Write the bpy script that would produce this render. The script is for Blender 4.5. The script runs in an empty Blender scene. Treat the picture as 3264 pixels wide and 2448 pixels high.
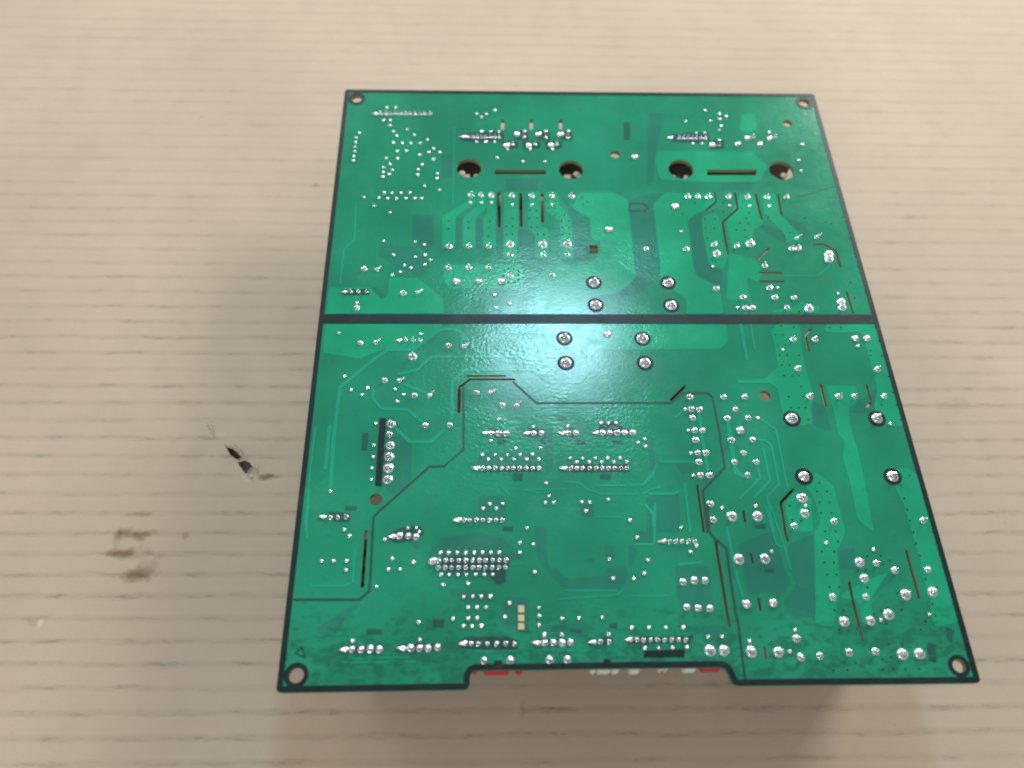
import bpy, bmesh, math, random
from mathutils import Vector, Matrix, noise
from mathutils.geometry import delaunay_2d_cdt
random.seed(7)
scene = bpy.context.scene
C = scene.collection

# ------------------------------------------------------------------ camera
ZT = 0.0366                    # top face of the board above the cardboard (m)
TH = 0.0016                    # board thickness
FPX = 2600.0
R = Matrix(((0.99942037, 0.00327805, -0.03388483),
            (-0.01933566, 0.87387934, -0.4857582),
            (0.02801891, 0.48613182, 0.8734362)))
CAM = Vector((-0.0396863, -0.14863556, 0.22976375 + ZT))
cd = bpy.data.cameras.new('camera'); cam = bpy.data.objects.new('camera', cd); C.objects.link(cam)
M = R.to_4x4(); M.translation = CAM; cam.matrix_world = M
cd.sensor_width = 36.0; cd.lens = FPX / 3264 * 36; cd.clip_start = 0.01; cd.clip_end = 50
cd.dof.use_dof = True; cd.dof.focus_distance = 0.262; cd.dof.aperture_fstop = 7.5
scene.camera = cam
scene.cycles.filter_width = 2.1
scene.render.resolution_x = 1024; scene.render.resolution_y = 768

# ------------------------------------------------------------------ light
w = bpy.data.worlds.new('World'); scene.world = w; w.use_nodes = True
bg = w.node_tree.nodes['Background']
bg.inputs['Color'].default_value = (0.97, 0.98, 1.0, 1); bg.inputs['Strength'].default_value = 0.30

def area(name, loc, target, sx, sy, power, col, spread=180):
    l = bpy.data.lights.new(name, 'AREA'); l.shape = 'RECTANGLE'; l.size = sx; l.size_y = sy
    l.energy = power; l.color = col; l.spread = math.radians(spread)
    o = bpy.data.objects.new(name, l); C.objects.link(o); o.location = loc
    o.rotation_euler = (Vector(target) - Vector(loc)).to_track_quat('-Z', 'Y').to_euler()
    return o
area('ceiling_or_fill_light', (0.073, 0.552, 0.922), (-0.017, -0.004, 0.0), 0.17, 0.13, 2.2, (0.48, 0.82, 1.0))
area('ceiling_or_fill_light', (0.64, 0.80, 0.47), (0.0, 0.24, 0), 0.36, 0.30, 7.8, (1.0, 0.965, 0.925))
area('ceiling_or_fill_light', (-0.46, 1.00, 0.44), (-0.25, 0.45, 0), 0.6, 0.36, 4.2, (1.0, 0.965, 0.925))  # unseen fill lamp, added to brighten the far left and beneath the board
area('ceiling_or_fill_light', (-0.45, -0.70, 1.10), (0, 0, 0), 0.30, 0.12, 2.7, (1.0, 0.97, 0.94))  # gives the lower-left solder glints; strengthened as added fill below the near edge
scene.view_settings.view_transform = 'Standard'; scene.view_settings.look = 'None'
scene.view_settings.exposure = 0.42; scene.view_settings.gamma = 1.0

# ------------------------------------------------------------------ pixel -> place on a level plane
def ray(x, y): return R @ Vector(((x - 1632) / FPX, -(y - 1224) / FPX, -1))
def at(x, y, z=ZT):
    d = ray(x, y); t = (z - CAM.z) / d.z
    p = CAM + t * d
    return (p.x, p.y)
TILE = dict(A1=(1000, 260), A2=(1400, 260), A3=(1850, 260), A4=(2250, 260), A5=(1000, 640), A6=(1400, 600),
            A7=(1850, 600), A8=(2300, 600), B1=(980, 980), B2=(1400, 980), B3=(1850, 980), B4=(2350, 980),
            B5=(950, 1300), B6=(1400, 1300), B7=(1850, 1300), B8=(2300, 1300), C1=(870, 1850), C2=(900, 1600),
            C3=(1300, 1600), C4=(1750, 1600), C5=(2200, 1600), C6=(2650, 1250), C7=(2600, 1600), C8=(2650, 1850),
            D1=(1250, 1850), D2=(1600, 1850), D3=(2050, 1850), D4=(2400, 1850))
K = 4.148
def px(t, x, y): o = TILE[t]; return (o[0] + x / K, o[1] + y / K)
def parse(s):
    """ 'A1 10,20 30,40 B2 5,6' -> board plane points """
    out = []; t = None
    for k in s.split():
        if k in TILE: t = k
        else:
            x, y = map(float, k.split(','))
            out.append(at(*px(t, x, y)))
    return out

# ------------------------------------------------------------------ materials
def mat(name, col, rough=0.5, metal=0.0, spec=0.5, coat=0.0):
    m = bpy.data.materials.new(name); m.use_nodes = True
    b = m.node_tree.nodes['Principled BSDF']
    b.inputs['Base Color'].default_value = (*col, 1); b.inputs['Roughness'].default_value = rough
    b.inputs['Metallic'].default_value = metal; b.inputs['Specular IOR Level'].default_value = spec
    b.inputs['Coat Weight'].default_value = coat
    return m
def nd(m, t, **kw):
    n = m.node_tree.nodes.new(t)
    for k, v in kw.items(): setattr(n, k, v)
    return n
def lk(m, a, b): m.node_tree.links.new(a, b)
def math_n(m, op, a, b=None, c=None):
    n = nd(m, 'ShaderNodeMath', operation=op)
    for i, v in enumerate((a, b, c)):
        if v is None: continue
        if isinstance(v, (int, float)): n.inputs[i].default_value = v
        else: lk(m, v, n.inputs[i])
    return n.outputs[0]
def noise_n(m, vec, scale, detail=2.0, rough=0.5):
    n = nd(m, 'ShaderNodeTexNoise'); n.inputs['Scale'].default_value = scale
    n.inputs['Detail'].default_value = detail; n.inputs['Roughness'].default_value = rough
    lk(m, vec, n.inputs['Vector']); return n.outputs['Fac']
def ramp_n(m, f, a, b, lo=0.0, hi=1.0):
    n = nd(m, 'ShaderNodeMapRange', interpolation_type='SMOOTHSTEP'); lk(m, f, n.inputs[0])
    for i, v in enumerate((a, b, lo, hi)): n.inputs[i + 1].default_value = v
    return n.outputs[0]
def mix_n(m, f, a, b, blend='MIX'):
    n = nd(m, 'ShaderNodeMix', data_type='RGBA', blend_type=blend)
    if isinstance(f, (int, float)): n.inputs[0].default_value = f
    else: lk(m, f, n.inputs[0])
    for i, v in ((6, a), (7, b)):
        if isinstance(v, tuple): n.inputs[i].default_value = (*v, 1)
        else: lk(m, v, n.inputs[i])
    return n.outputs[2]

def mask_mat(name, col, rough=0.165, bump=0.5, vary=0.15, spec=0.45):
    """glossy solder-mask lacquer: slight colour drift, orange-peel relief, dust specks and flux haze"""
    m = mat(name, col, rough, 0, spec); nt = m.node_tree; b = nt.nodes['Principled BSDF']
    tc = nd(m, 'ShaderNodeTexCoord').outputs['Object']
    big = noise_n(m, tc, 38, 3); mid = noise_n(m, tc, 260, 3, 0.6); fine = noise_n(m, tc, 900, 2)
    dark = tuple(c * (1 - vary) for c in col); lite = tuple(min(1, c * (1 + vary)) for c in col)
    c1 = mix_n(m, ramp_n(m, big, 0.3, 0.7), dark, lite)
    c2 = mix_n(m, ramp_n(m, mid, 0.55, 0.8, 0, 0.35), c1, tuple(c * 0.6 for c in col))
    haze = ramp_n(m, noise_n(m, tc, 75, 4, 0.62), 0.55, 0.75, 0, 0.03)
    c3 = mix_n(m, haze, c2, (0.30, 0.40, 0.36))
    # dark mottling that thickens towards the lower edge of the board
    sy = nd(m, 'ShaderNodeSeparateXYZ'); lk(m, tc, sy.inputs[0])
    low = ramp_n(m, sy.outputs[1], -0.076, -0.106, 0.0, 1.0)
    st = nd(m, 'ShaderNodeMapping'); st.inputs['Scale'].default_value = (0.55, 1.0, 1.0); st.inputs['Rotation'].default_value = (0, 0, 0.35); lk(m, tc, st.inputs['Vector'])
    mottle = math_n(m, 'ADD', noise_n(m, st.outputs[0], 420, 5, 0.66), math_n(m, 'MULTIPLY', low, 0.16))
    mottle = math_n(m, 'MULTIPLY', ramp_n(m, mottle, 0.60, 0.76, 0, 0.6), low)
    c3 = mix_n(m, mottle, c3, tuple(c * 0.42 + 0.003 for c in col))
    lk(m, c3, b.inputs['Base Color'])
    lk(m, ramp_n(m, mid, 0.25, 0.8, rough - 0.02, rough + 0.04), b.inputs['Roughness'])
    bp = nd(m, 'ShaderNodeBump'); bp.inputs['Strength'].default_value = bump; bp.inputs['Distance'].default_value = 0.00022
    blot = ramp_n(m, big, 0.42, 0.62)
    h = math_n(m, 'ADD', math_n(m, 'MULTIPLY', mid, math_n(m, 'MULTIPLY_ADD', blot, 0.06, 0.03)), math_n(m, 'MULTIPLY', fine, math_n(m, 'MULTIPLY_ADD', blot, 0.45, 0.12)))
    lk(m, h, bp.inputs['Height']); lk(m, bp.outputs['Normal'], b.inputs['Normal'])
    return m
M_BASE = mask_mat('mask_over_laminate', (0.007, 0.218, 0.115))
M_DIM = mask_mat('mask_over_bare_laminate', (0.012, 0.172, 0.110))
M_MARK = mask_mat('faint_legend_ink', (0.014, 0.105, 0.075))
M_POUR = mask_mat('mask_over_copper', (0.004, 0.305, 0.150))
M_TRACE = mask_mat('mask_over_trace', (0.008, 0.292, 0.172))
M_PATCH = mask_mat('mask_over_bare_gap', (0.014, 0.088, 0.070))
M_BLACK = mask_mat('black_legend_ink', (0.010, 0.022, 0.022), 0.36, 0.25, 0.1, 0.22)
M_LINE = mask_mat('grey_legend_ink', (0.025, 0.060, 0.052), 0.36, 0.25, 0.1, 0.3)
M_EDGE = mat('laminate_edge', (0.07, 0.25, 0.17), 0.6)
M_BORE = mat('drilled_laminate', (0.27, 0.23, 0.13), 0.7)
M_TAN = mat('bare_contact', (0.55, 0.46, 0.28), 0.45)

def solder_mat():
    m = mat('solder', (0.86, 0.88, 0.90), 0.26, 1.0); b = m.node_tree.nodes['Principled BSDF']
    tc = nd(m, 'ShaderNodeTexCoord').outputs['Object']
    n = noise_n(m, tc, 1400, 2); n2 = noise_n(m, tc, 500, 2)
    lk(m, ramp_n(m, n2, 0.3, 0.75, 0.12, 0.32), b.inputs['Roughness'])
    lk(m, mix_n(m, ramp_n(m, n, 0.35, 0.75), (0.96, 0.97, 0.98), (0.62, 0.65, 0.67)), b.inputs['Base Color'])
    bp = nd(m, 'ShaderNodeBump'); bp.inputs['Strength'].default_value = 0.35; bp.inputs['Distance'].default_value = 0.0002
    lk(m, n, bp.inputs['Height']); lk(m, bp.outputs['Normal'], b.inputs['Normal'])
    return m
M_SOLDER = solder_mat()
M_LEAD = mat('tinned_lead', (0.80, 0.82, 0.84), 0.22, 1.0)
M_BLKPL = mat('black_plastic', (0.02, 0.02, 0.022), 0.5)
M_RED = mat('red_plastic', (0.62, 0.035, 0.06), 0.4)
M_WHITE = mat('white_nylon', (0.80, 0.80, 0.76), 0.45)
M_GRN = mat('green_plastic', (0.10, 0.42, 0.30), 0.45)
M_ALU = mat('heat_sink_metal', (0.08, 0.08, 0.085), 0.5, 0.3)
M_CAN = mat('capacitor_sleeve', (0.03, 0.03, 0.05), 0.4)
M_BRN = mat('varnished_core', (0.10, 0.06, 0.04), 0.5)

# ------------------------------------------------------------------ helpers
def link(name, me, parent=None, m=None):
    o = bpy.data.objects.new(name, me); C.objects.link(o)
    if parent: o.parent = parent
    if m and me and not me.materials: me.materials.append(m)
    return o
def from_bm(name, bm, m, parent=None, smooth=False):
    me = bpy.data.meshes.new(name); bm.to_mesh(me); bm.free()
    if smooth:
        for p in me.polygons: p.use_smooth = True
    return link(name, me, parent, m)
def inpoly(x, y, P):
    c = False; j = len(P) - 1
    for i in range(len(P)):
        xi, yi = P[i]; xj, yj = P[j]
        if (yi > y) != (yj > y) and x < (xj - xi) * (y - yi) / (yj - yi) + xi: c = not c
        j = i
    return c
def ccw(P):
    a = sum(P[i - 1][0] * P[i][1] - P[i][0] * P[i - 1][1] for i in range(len(P)))
    return P if a > 0 else P[::-1]
def strip(pts, wd, cap=True):
    """outline of a line of constant width with rounded joins"""
    L = []; Rr = []; n = len(pts); h = wd / 2
    V = [Vector(p) for p in pts]
    for i in range(n):
        if i == 0: d0 = d1 = (V[1] - V[0]).normalized()
        elif i == n - 1: d0 = d1 = (V[-1] - V[-2]).normalized()
        else: d0 = (V[i] - V[i - 1]).normalized(); d1 = (V[i + 1] - V[i]).normalized()
        t = (d0 + d1).normalized(); nn = Vector((-t.y, t.x)); k = h / max(0.5, nn.dot(Vector((-d0.y, d0.x))))
        p = V[i]
        if cap and i == 0: p = p - d0 * 0
        L.append(tuple(p + nn * k)); Rr.append(tuple(p - nn * k))
    if cap:
        d = (V[-1] - V[-2]).normalized(); e1 = tuple(V[-1] + d * h * 0.8)
        d = (V[0] - V[1]).normalized(); e0 = tuple(V[0] + d * h * 0.8)
        return ccw(L + [e1] + Rr[::-1] + [e0])
    return ccw(L + Rr[::-1])
def circ(c, r, n=20, ry=None):
    return [(c[0] + r * math.cos(2 * math.pi * i / n), c[1] + (ry or r) * math.sin(2 * math.pi * i / n)) for i in range(n)]
def rnd_poly(P, r=0.0009):
    """soften the corners of a copper outline"""
    out = []; n = len(P)
    for i in range(n):
        a = Vector(P[i - 1]); b = Vector(P[i]); c = Vector(P[(i + 1) % n])
        u = a - b; v = c - b; k = min(r, u.length * 0.4, v.length * 0.4)
        if u.length < 1e-7 or v.length < 1e-7: continue
        p = b + u.normalized() * k; q = b + v.normalized() * k
        for s in (0, 0.5, 1):
            w_ = p * (1 - s) ** 2 + b * 2 * s * (1 - s) + q * s * s
            out.append(tuple(w_))
    return out
def inset(P, d):
    out = []; n = len(P)
    for i in range(n):
        a, b, c = Vector(P[i - 1]), Vector(P[i]), Vector(P[(i + 1) % n])
        d0 = (b - a).normalized(); d1 = (c - b).normalized()
        n0 = Vector((-d0.y, d0.x)); n1 = Vector((-d1.y, d1.x)); s = (n0 + n1)
        out.append(tuple(b + s * (d / max(0.35, (1 + n0.dot(n1))))))
    return out

# ------------------------------------------------------------------ cardboard
def flute_axis():
    a = Vector(at(470, 1394.5, 0)); b = Vector(at(3000, 1401, 0)); d = (b - a).normalized(); return a, d
FA, FD = flute_axis(); FN = Vector((-FD.y, FD.x)); PITCH = 0.00705
def cuv(p): q = Vector(p) - FA; return (q.dot(FD), q.dot(FN))     # along, across the flutes
def cpx(x, y): return cuv(at(x, y, 0))
def cardboard():
    # tear outline (photo: two dark lobes with torn white paper around them)
    T = 2.5925
    tp = lambda L: [cpx(200 + x / T, 1300 + y / T) for x, y in L]
    lobes = [tp([(1345, 318), (1400, 335), (1445, 365), (1478, 400), (1455, 425), (1420, 412), (1380, 380)]),
             tp([(1440, 440), (1495, 425), (1545, 450), (1565, 480), (1540, 505), (1515, 545), (1480, 510)])]
    cx, cy = cpx(200 + 1450 / T, 1300 + 430 / T)
    def axis(lo, hi, c, span, fine, coarse):
        v = []; x = lo
        while x < hi:
            v.append(x)
            x += fine if abs(x - c) < span else coarse
        v.append(hi); return v
    xs = axis(-0.75, 0.95, cx, 0.016, 0.0004, 0.012)
    ys = axis(-0.55, 0.95, cy, 0.018, 0.0004, PITCH / 8)
    verts = []
    for y in ys:
        ph = (y / PITCH) % 1.0
        for x in xs:
            wob = noise.noise(Vector((x * 14, y * 40, 0))) * 0.00003 + noise.noise(Vector((x * 3, y * 3, 5))) * 0.0003
            g = math.exp(-((min(ph, 1 - ph)) / 0.13) ** 2)
            depth = 0.00002 + 0.000015 * noise.noise(Vector((x * 25, y * 50, 2)))
            p = FA + FD * x + FN * y
            z = -g * depth + wob - 0.00035
            r2 = (x - cx) ** 2 + (y - cy) ** 2
            z -= 0.0008 * math.exp(-r2 / 0.000012)
            verts.append((p.x, p.y, z))
    nx = len(xs); faces = []
    for j in range(len(ys) - 1):
        for i in range(nx - 1):
            mx = (xs[i] + xs[i + 1]) / 2; my = (ys[j] + ys[j + 1]) / 2
            if abs(mx - cx) < 0.02 and abs(my - cy) < 0.02 and any(inpoly(mx, my, L) for L in lobes): continue
            a = j * nx + i; faces.append((a, a + 1, a + nx + 1, a + nx))
    me = bpy.data.meshes.new('cardboard_sheet'); me.from_pydata(verts, [], faces); me.update()
    for p in me.polygons: p.use_smooth = True
    # material
    m = mat('kraft_paper', (0.5, 0.42, 0.32), 0.85, 0, 0.2); b = m.node_tree.nodes['Principled BSDF']
    tc = nd(m, 'ShaderNodeTexCoord').outputs['Object']
    mp = nd(m, 'ShaderNodeMapping'); mp.vector_type = 'TEXTURE'
    mp.inputs['Location'].default_value = (FA.x, FA.y, 0); mp.inputs['Rotation'].default_value = (0, 0, math.atan2(FD.y, FD.x))
    lk(m, tc, mp.inputs['Vector']); uv = mp.outputs['Vector']
    sp = nd(m, 'ShaderNodeSeparateXYZ'); lk(m, uv, sp.inputs[0]); U, V = sp.outputs[0], sp.outputs[1]
    def scaled(sx, sy):
        n = nd(m, 'ShaderNodeMapping'); n.inputs['Scale'].default_value = (sx, sy, 1); lk(m, uv, n.inputs['Vector']); return n.outputs[0]
    drift = math_n(m, 'MULTIPLY', math_n(m, 'SUBTRACT', noise_n(m, scaled(1, 1), 30, 2), 0.5), 0.0012)
    ph = math_n(m, 'FRACT', math_n(m, 'DIVIDE', math_n(m, 'ADD', V, drift), PITCH))
    dist = math_n(m, 'MINIMUM', ph, math_n(m, 'SUBTRACT', 1.0, ph))
    groove = ramp_n(m, dist, 0.0, 0.24, 1, 0)
    brk = ramp_n(m, noise_n(m, scaled(1, 5.0), 75, 3, 0.6), 0.44, 0.72)
    brk2 = ramp_n(m, noise_n(m, scaled(1, 4), 260, 3, 0.65), 0.38, 0.66)
    line = math_n(m, 'MULTIPLY', groove, math_n(m, 'MULTIPLY_ADD', brk, math_n(m, 'MULTIPLY_ADD', brk2, 0.45, 0.15), 0.13))
    line = math_n(m, 'MULTIPLY', line, ramp_n(m, math_n(m, 'ADD', V, math_n(m, 'MULTIPLY', noise_n(m, uv, 8, 2), 0.12)), -0.02, 0.22, 1.0, 0.5))
    wn = nd(m, 'ShaderNodeTexWhiteNoise', noise_dimensions='1D')
    lk(m, math_n(m, 'FLOOR', math_n(m, 'ADD', math_n(m, 'DIVIDE', V, PITCH), 0.5)), wn.inputs['W'])
    line = math_n(m, 'MULTIPLY', line, math_n(m, 'MULTIPLY_ADD', wn.outputs['Value'], 0.6, 0.80))
    base = mix_n(m, ramp_n(m, noise_n(m, uv, 9, 4), 0.3, 0.7), (0.556, 0.445, 0.340), (0.490, 0.390, 0.298))
    base = mix_n(m, ramp_n(m, noise_n(m, scaled(1.3, 1), 60, 5, 0.62), 0.42, 0.72, 0, 0.34), base, (0.45, 0.365, 0.28))
    base = mix_n(m, ramp_n(m, noise_n(m, scaled(1, 3), 900, 3, 0.7), 0.35, 0.8, 0, 0.10), base, (0.36, 0.29, 0.21))
    base = mix_n(m, ramp_n(m, noise_n(m, uv, 420, 2), 0.70, 0.78, 0, 0.18), base, (0.33, 0.27, 0.2))
    col = mix_n(m, line, base, (0.20, 0.165, 0.125))
    # grease stains, each with its own place and shape
    n1 = noise_n(m, scaled(1, 1.2), 130, 4, 0.6)
    def blob(cu, cv, ru, rv, k, grv):
        du = math_n(m, 'DIVIDE', math_n(m, 'SUBTRACT', U, cu), ru); dv = math_n(m, 'DIVIDE', math_n(m, 'SUBTRACT', V, cv), rv)
        r2 = math_n(m, 'ADD', math_n(m, 'MULTIPLY', du, du), math_n(m, 'MULTIPLY', dv, dv))
        f = math_n(m, 'SUBTRACT', 1.0, r2); f = math_n(m, 'ADD', f, math_n(m, 'MULTIPLY', math_n(m, 'SUBTRACT', n1, 0.5), 4.2))
        f = ramp_n(m, f, -0.1, 1.3)
        lim = ramp_n(m, r2, 1.0, 2.0, 1, 0)
        f = math_n(m, 'MULTIPLY', f, lim)
        g = math_n(m, 'MULTIPLY_ADD', groove, grv, 1 - grv)
        return math_n(m, 'MULTIPLY', math_n(m, 'MULTIPLY', f, g), k)
    for x, y, hx, hy, k, grv in ((430, 1700, 66, 26, 0.85, 0.35), (435, 1763, 96, 26, 0.88, 0.35), (440, 1834, 90, 28, 0.85, 0.35),
                                 (470, 1800, 40, 26, 0.28, 0.0), (592, 1706, 16, 18, 0.5, 0.1), (860, 1520, 50, 13, 0.9, 0.1),
                                 (440, 1640, 50, 10, 0.45, 0.7), (375, 1712, 14, 40, 0.2, 0), (1660, 2258, 22, 34, 0.22, 0.0),
                                 (640, 370, 12, 10, 0.22, 0), (1005, 588, 9, 6, 0.4, 0), (3040, 1290, 80, 30, 0.16, 0.3), (100, 1985, 22, 12, 0.2, 0)):
        u0, v0 = cpx(x, y); u1, _ = cpx(x + hx, y); _, v1 = cpx(x, y - hy)
        col = mix_n(m, blob(u0, v0, abs(u1 - u0), abs(v1 - v0), k, grv), col, (0.165, 0.100, 0.056))
    # pale scuffs where the liner is rubbed or torn open
    for x, y, hx, hy, k in ((690, 1385, 30, 12, 0.25), (800, 1520, 30, 14, 0.3), (128, 1985, 12, 16, 0.45), (1648, 2255, 14, 34, 0.2)):
        u0, v0 = cpx(x, y); u1, _ = cpx(x + hx, y); _, v1 = cpx(x, y - hy)
        col = mix_n(m, blob(u0, v0, abs(u1 - u0), abs(v1 - v0), k, 0), col, (0.72, 0.66, 0.55))
    lk(m, col, b.inputs['Base Color'])
    bp = nd(m, 'ShaderNodeBump'); bp.inputs['Strength'].default_value = 0.25; bp.inputs['Distance'].default_value = 0.0002
    lk(m, noise_n(m, scaled(1, 2), 700, 4, 0.65), bp.inputs['Height']); lk(m, bp.outputs['Normal'], b.inputs['Normal'])
    sheet = link('cardboard_sheet', me, None, m); sheet['kind'] = 'structure'
    # lower liner seen through the tear
    bm = bmesh.new()
    q = [(-0.75, -0.55), (0.95, -0.55), (0.95, 0.95), (-0.75, 0.95)]
    bm.faces.new([bm.verts.new((*(FA + FD * u + FN * v), -0.0032)) for u, v in q])
    from_bm('lower_liner', bm, mat('kraft_inside', (0.17, 0.145, 0.11), 0.95, 0, 0.1), sheet)
    # torn paper lips standing up around the puncture
    mw = mat('torn_paper', (0.74, 0.68, 0.58), 0.9, 0, 0.2)
    def lip(path, wd, h):
        bm = bmesh.new(); row = []
        for i, (x, y) in enumerate(path):
            u, v = cpx(200 + x / T, 1300 + y / T); p = FA + FD * u + FN * v
            k = math.sin(math.pi * (i + 0.35) / len(path)); r = 0.7 + 0.6 * random.random()
            n = wd * k * r
            row.append([bm.verts.new((p.x, p.y, -0.0003)), bm.verts.new((p.x + FN.x * n * 0.5 + n * 0.5, p.y + FN.y * n * 0.5, h * k * r)),
                        bm.verts.new((p.x + n * 1.2, p.y + n * 0.9, h * k * r * 0.6 + 0.0001))])
        for a, b_ in zip(row, row[1:]):
            for i in (0, 1): bm.faces.new((a[i], a[i + 1], b_[i + 1], b_[i]))
        bmesh.ops.solidify(bm, geom=bm.faces[:], thickness=0.0002)
        from_bm('torn_flap', bm, mw, sheet)
    lip([(1330, 300), (1350, 318), (1385, 322), (1415, 340), (1440, 362), (1465, 388), (1480, 402)], 0.0008, 0.0005)
    lip([(1440, 432), (1465, 424), (1490, 420), (1515, 425)], 0.0010, 0.0007)
    lip([(1520, 548), (1535, 520), (1550, 508), (1565, 492), (1590, 505), (1600, 540)], 0.0012, 0.0006)
    lip([(1505, 560), (1530, 575), (1550, 590), (1570, 575)], 0.0013, 0.0005)
    lip([(1185, 140), (1205, 170), (1225, 205), (1245, 235)], 0.0008, 0.0002)
    return sheet
cardboard()

# ------------------------------------------------------------------ the board: outline, openings, copper, ink
root = bpy.data.objects.new('circuit_board', None); C.objects.link(root); root.empty_display_size = 0.05
root['label'] = 'green printed circuit board lying solder side up on the cardboard'; root['category'] = 'circuit board'

def P(s): return parse(s)
corner = lambda c, a, b, r: None
out_px = [(1106, 285.6), (1800, 293.4), (2588, 299.7), (2596, 305), (2862, 1243), (3122, 2160), (3124, 2170), (3116, 2176.5), (3100, 2177),
          (2870, 2180), (2350, 2186), (2338, 2180), (2331, 2168), (2322, 2146), (2314, 2133), (2300, 2127), (2060, 2129), (1750, 2134), (1516, 2137), (1504, 2142), (1498, 2153),
          (1497, 2180), (1492, 2194), (1480, 2198.5), (1200, 2203), (900, 2207.5), (886, 2206), (881, 2198), (883, 2180), (990, 1247), (1099, 293)]
OUT = ccw([at(*p) for p in out_px])
INNER = inset(OUT, 0.0016)

def ell_hole(t, x, y, wpx):                       # a round hole: width in tile pixels gives the diameter
    c = at(*px(t, x, y)); a = at(*px(t, x - wpx / 2, y)); b = at(*px(t, x + wpx / 2, y))
    return c, (Vector(b) - Vector(a)).length / 2
HOLES = []
corner_holes = []
for t, x, y, wd in (('A1', 570, 228, 140), ('A4', 1303, 283, 140), ('C1', 308, 1255, 200), ('C8', 1688, 1130, 172)):
    c, r = ell_hole(t, x, y, wd); corner_holes.append((c, r)); HOLES.append(circ(c, r, 28))
for t, x, y, wd, n in (('A2', 393, 1145, 330, 36), ('A2', 1743, 1165, 322, 36), ('A3', 1330, 1160, 330, 36), ('A4', 1000, 1175, 322, 36),
                       ('A3', 460, 962, 125, 22), ('A4', 1078, 552, 118, 22), ('B5', 1030, 1212, 174, 26), ('B4', 368, 1165, 150, 26)):
    c, r = ell_hole(t, x, y, wd); HOLES.append(circ(c, r, n))
def rect(s): return ccw(P(s))
HOLES += [rect('A2 735,1165 1410,1165 1410,1222 735,1222'), rect('A4 15,1165 670,1165 670,1238 15,1238'),
          rect('A7 122,752 230,752 230,862 122,862'), rect('B4 1755,1245 1785,1262 1735,1332 1697,1312')]
for x in (840, 1220, 1608): HOLES.append(rect('A2 %d,505 %d,505 %d,632 %d,632' % (x - 21, x + 21, x + 18, x - 24)))
MM = 0.001
SLOTS = [('A6 792,60 792,505', 1.25), ('A6 1077,75 1085,500', 1.15), ('A6 1362,80 1368,445', 1.1),
         ('A7 1780,60 1793,180 1660,290', 0.55), ('A8 180,60 215,270 15,450 50,650 85,870', 0.75),
         ('A8 455,80 530,405', 0.8), ('A8 745,80 800,365', 0.7), ('A8 470,945 625,795', 0.8), ('A8 500,1112 795,1118', 0.8), ('A8 515,1230 825,1230', 0.85),
         ('A8 1215,740 1350,738 1515,830 1575,1040', 0.85), ('A8 1655,1370 1745,1655', 0.7),
         ('B4 975,290 905,360 950,575', 0.85), ('B4 1105,1020 1175,1305', 0.95), ('B4 1712,1020 1770,1225', 0.7),
         ('B3 1195,1222 1388,1035', 0.85), ('B2 360,905 875,905', 0.6), ('B2 262,1052 330,1010 400,952 1000,950', 0.75),
         ('B2 266,1075 258,1385', 1.15),
         ('B7 1545,1020 1635,1640', 0.7), ('B8 955,1070 785,1250 850,1660 C5 1295,512', 0.8), ('B8 290,1360 315,1505', 0.75),
         ('C5 338,510 520,1640', 0.85), ('C5 702,120 732,262', 0.8), ('C5 803,680 830,800', 0.7), ('C5 905,1270 935,1430', 0.8),
         ('D3 1600,880 1620,1030', 0.8), ('C7 1195,635 1370,1265', 0.85), ('C7 445,1055 480,1240 580,1645', 0.8),
         ('C2 1108,385 1055,1120', 1.05), ('C8 360,520 420,800', 0.5)]
for s, wd in SLOTS: HOLES.append(strip(P(s), wd * MM))
VIAS = P('''A6 125,435 120,535 390,450 385,525 670,440 655,525 655,635 965,395 885,505 968,505 888,612 965,608 1200,290 1285,295 1195,395 1297,395
 1215,520 1297,525 1302,610 1383,610 1440,265 1530,265 1533,355 1655,350 1617,432 1715,435 1627,525 1715,525 1632,615 1720,612 1425,172 1530,172
 918,1065 985,1065 860,1085 1047,1102 1045,1152 1045,1210 995,1245 920,1245 850,1165 1195,175
 A8 30,310 330,395 355,465 240,460 190,555 310,555 615,380 905,590 825,630 1095,395 325,650 360,325 1370,450 1450,465 1600,385 1700,1250 1755,1450
 1020,1630 1705,665 1760,870 1800,1040
 A7 1315,210 1350,340 1220,345 1515,195 1755,305 1885,310 1650,405 1780,405 1655,530 1770,530 1680,660 1785,970 1985,190 1885,190 20,120 90,180 35,215
 B4 583,245 745,262 505,362 608,362 533,497 637,497 562,632 663,632 818,635 588,763 693,763 620,903 728,903 808,903 845,1043 680,1180 873,1180 708,1325
 815,1325 903,1325 940,1485 1220,262 1368,265 1910,1290 1760,575 1760,635 1915,640 820,55 1820,265 1875,445 2000,915 2055,1125
 B8 1293,992 1263,1108 1393,1108 1295,1250 1423,1252 903,1293 1315,1390 1455,1392 935,1480 1050,1492 1370,1635 1510,1635
 C5 1955,525 1743,655 1905,655 1775,800 1900,800 1810,962 1935,962 1845,1125 1970,1125 1905,1430 2030,1430
 C6 865,172 920,365 1035,1105 925,1235 1185,1258 965,1405 1222,1405 1005,1552 1268,1552
 C7 1248,247 1515,247 1292,400 1555,400 1328,550 1595,548 685,715 865,712 980,775 1377,712 1637,705 1682,862 565,905 665,905 895,820 1455,1025 1730,1022
 685,1130 1085,1205 1605,1135 1775,1180 1545,1350 1820,1350 1140,1425 875,1440 950,1400 770,1485 1580,1505 1860,1500 1455,1575 940,1605
 C8 755,845 945,848 680,1045 790,1010 320,1085 680,1180 830,1175 980,1170 1160,1170 30,1190 215,1185 110,650 225,665 1185,648''')
for c in VIAS: HOLES.append(circ(c, 0.00036, 8))

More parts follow.
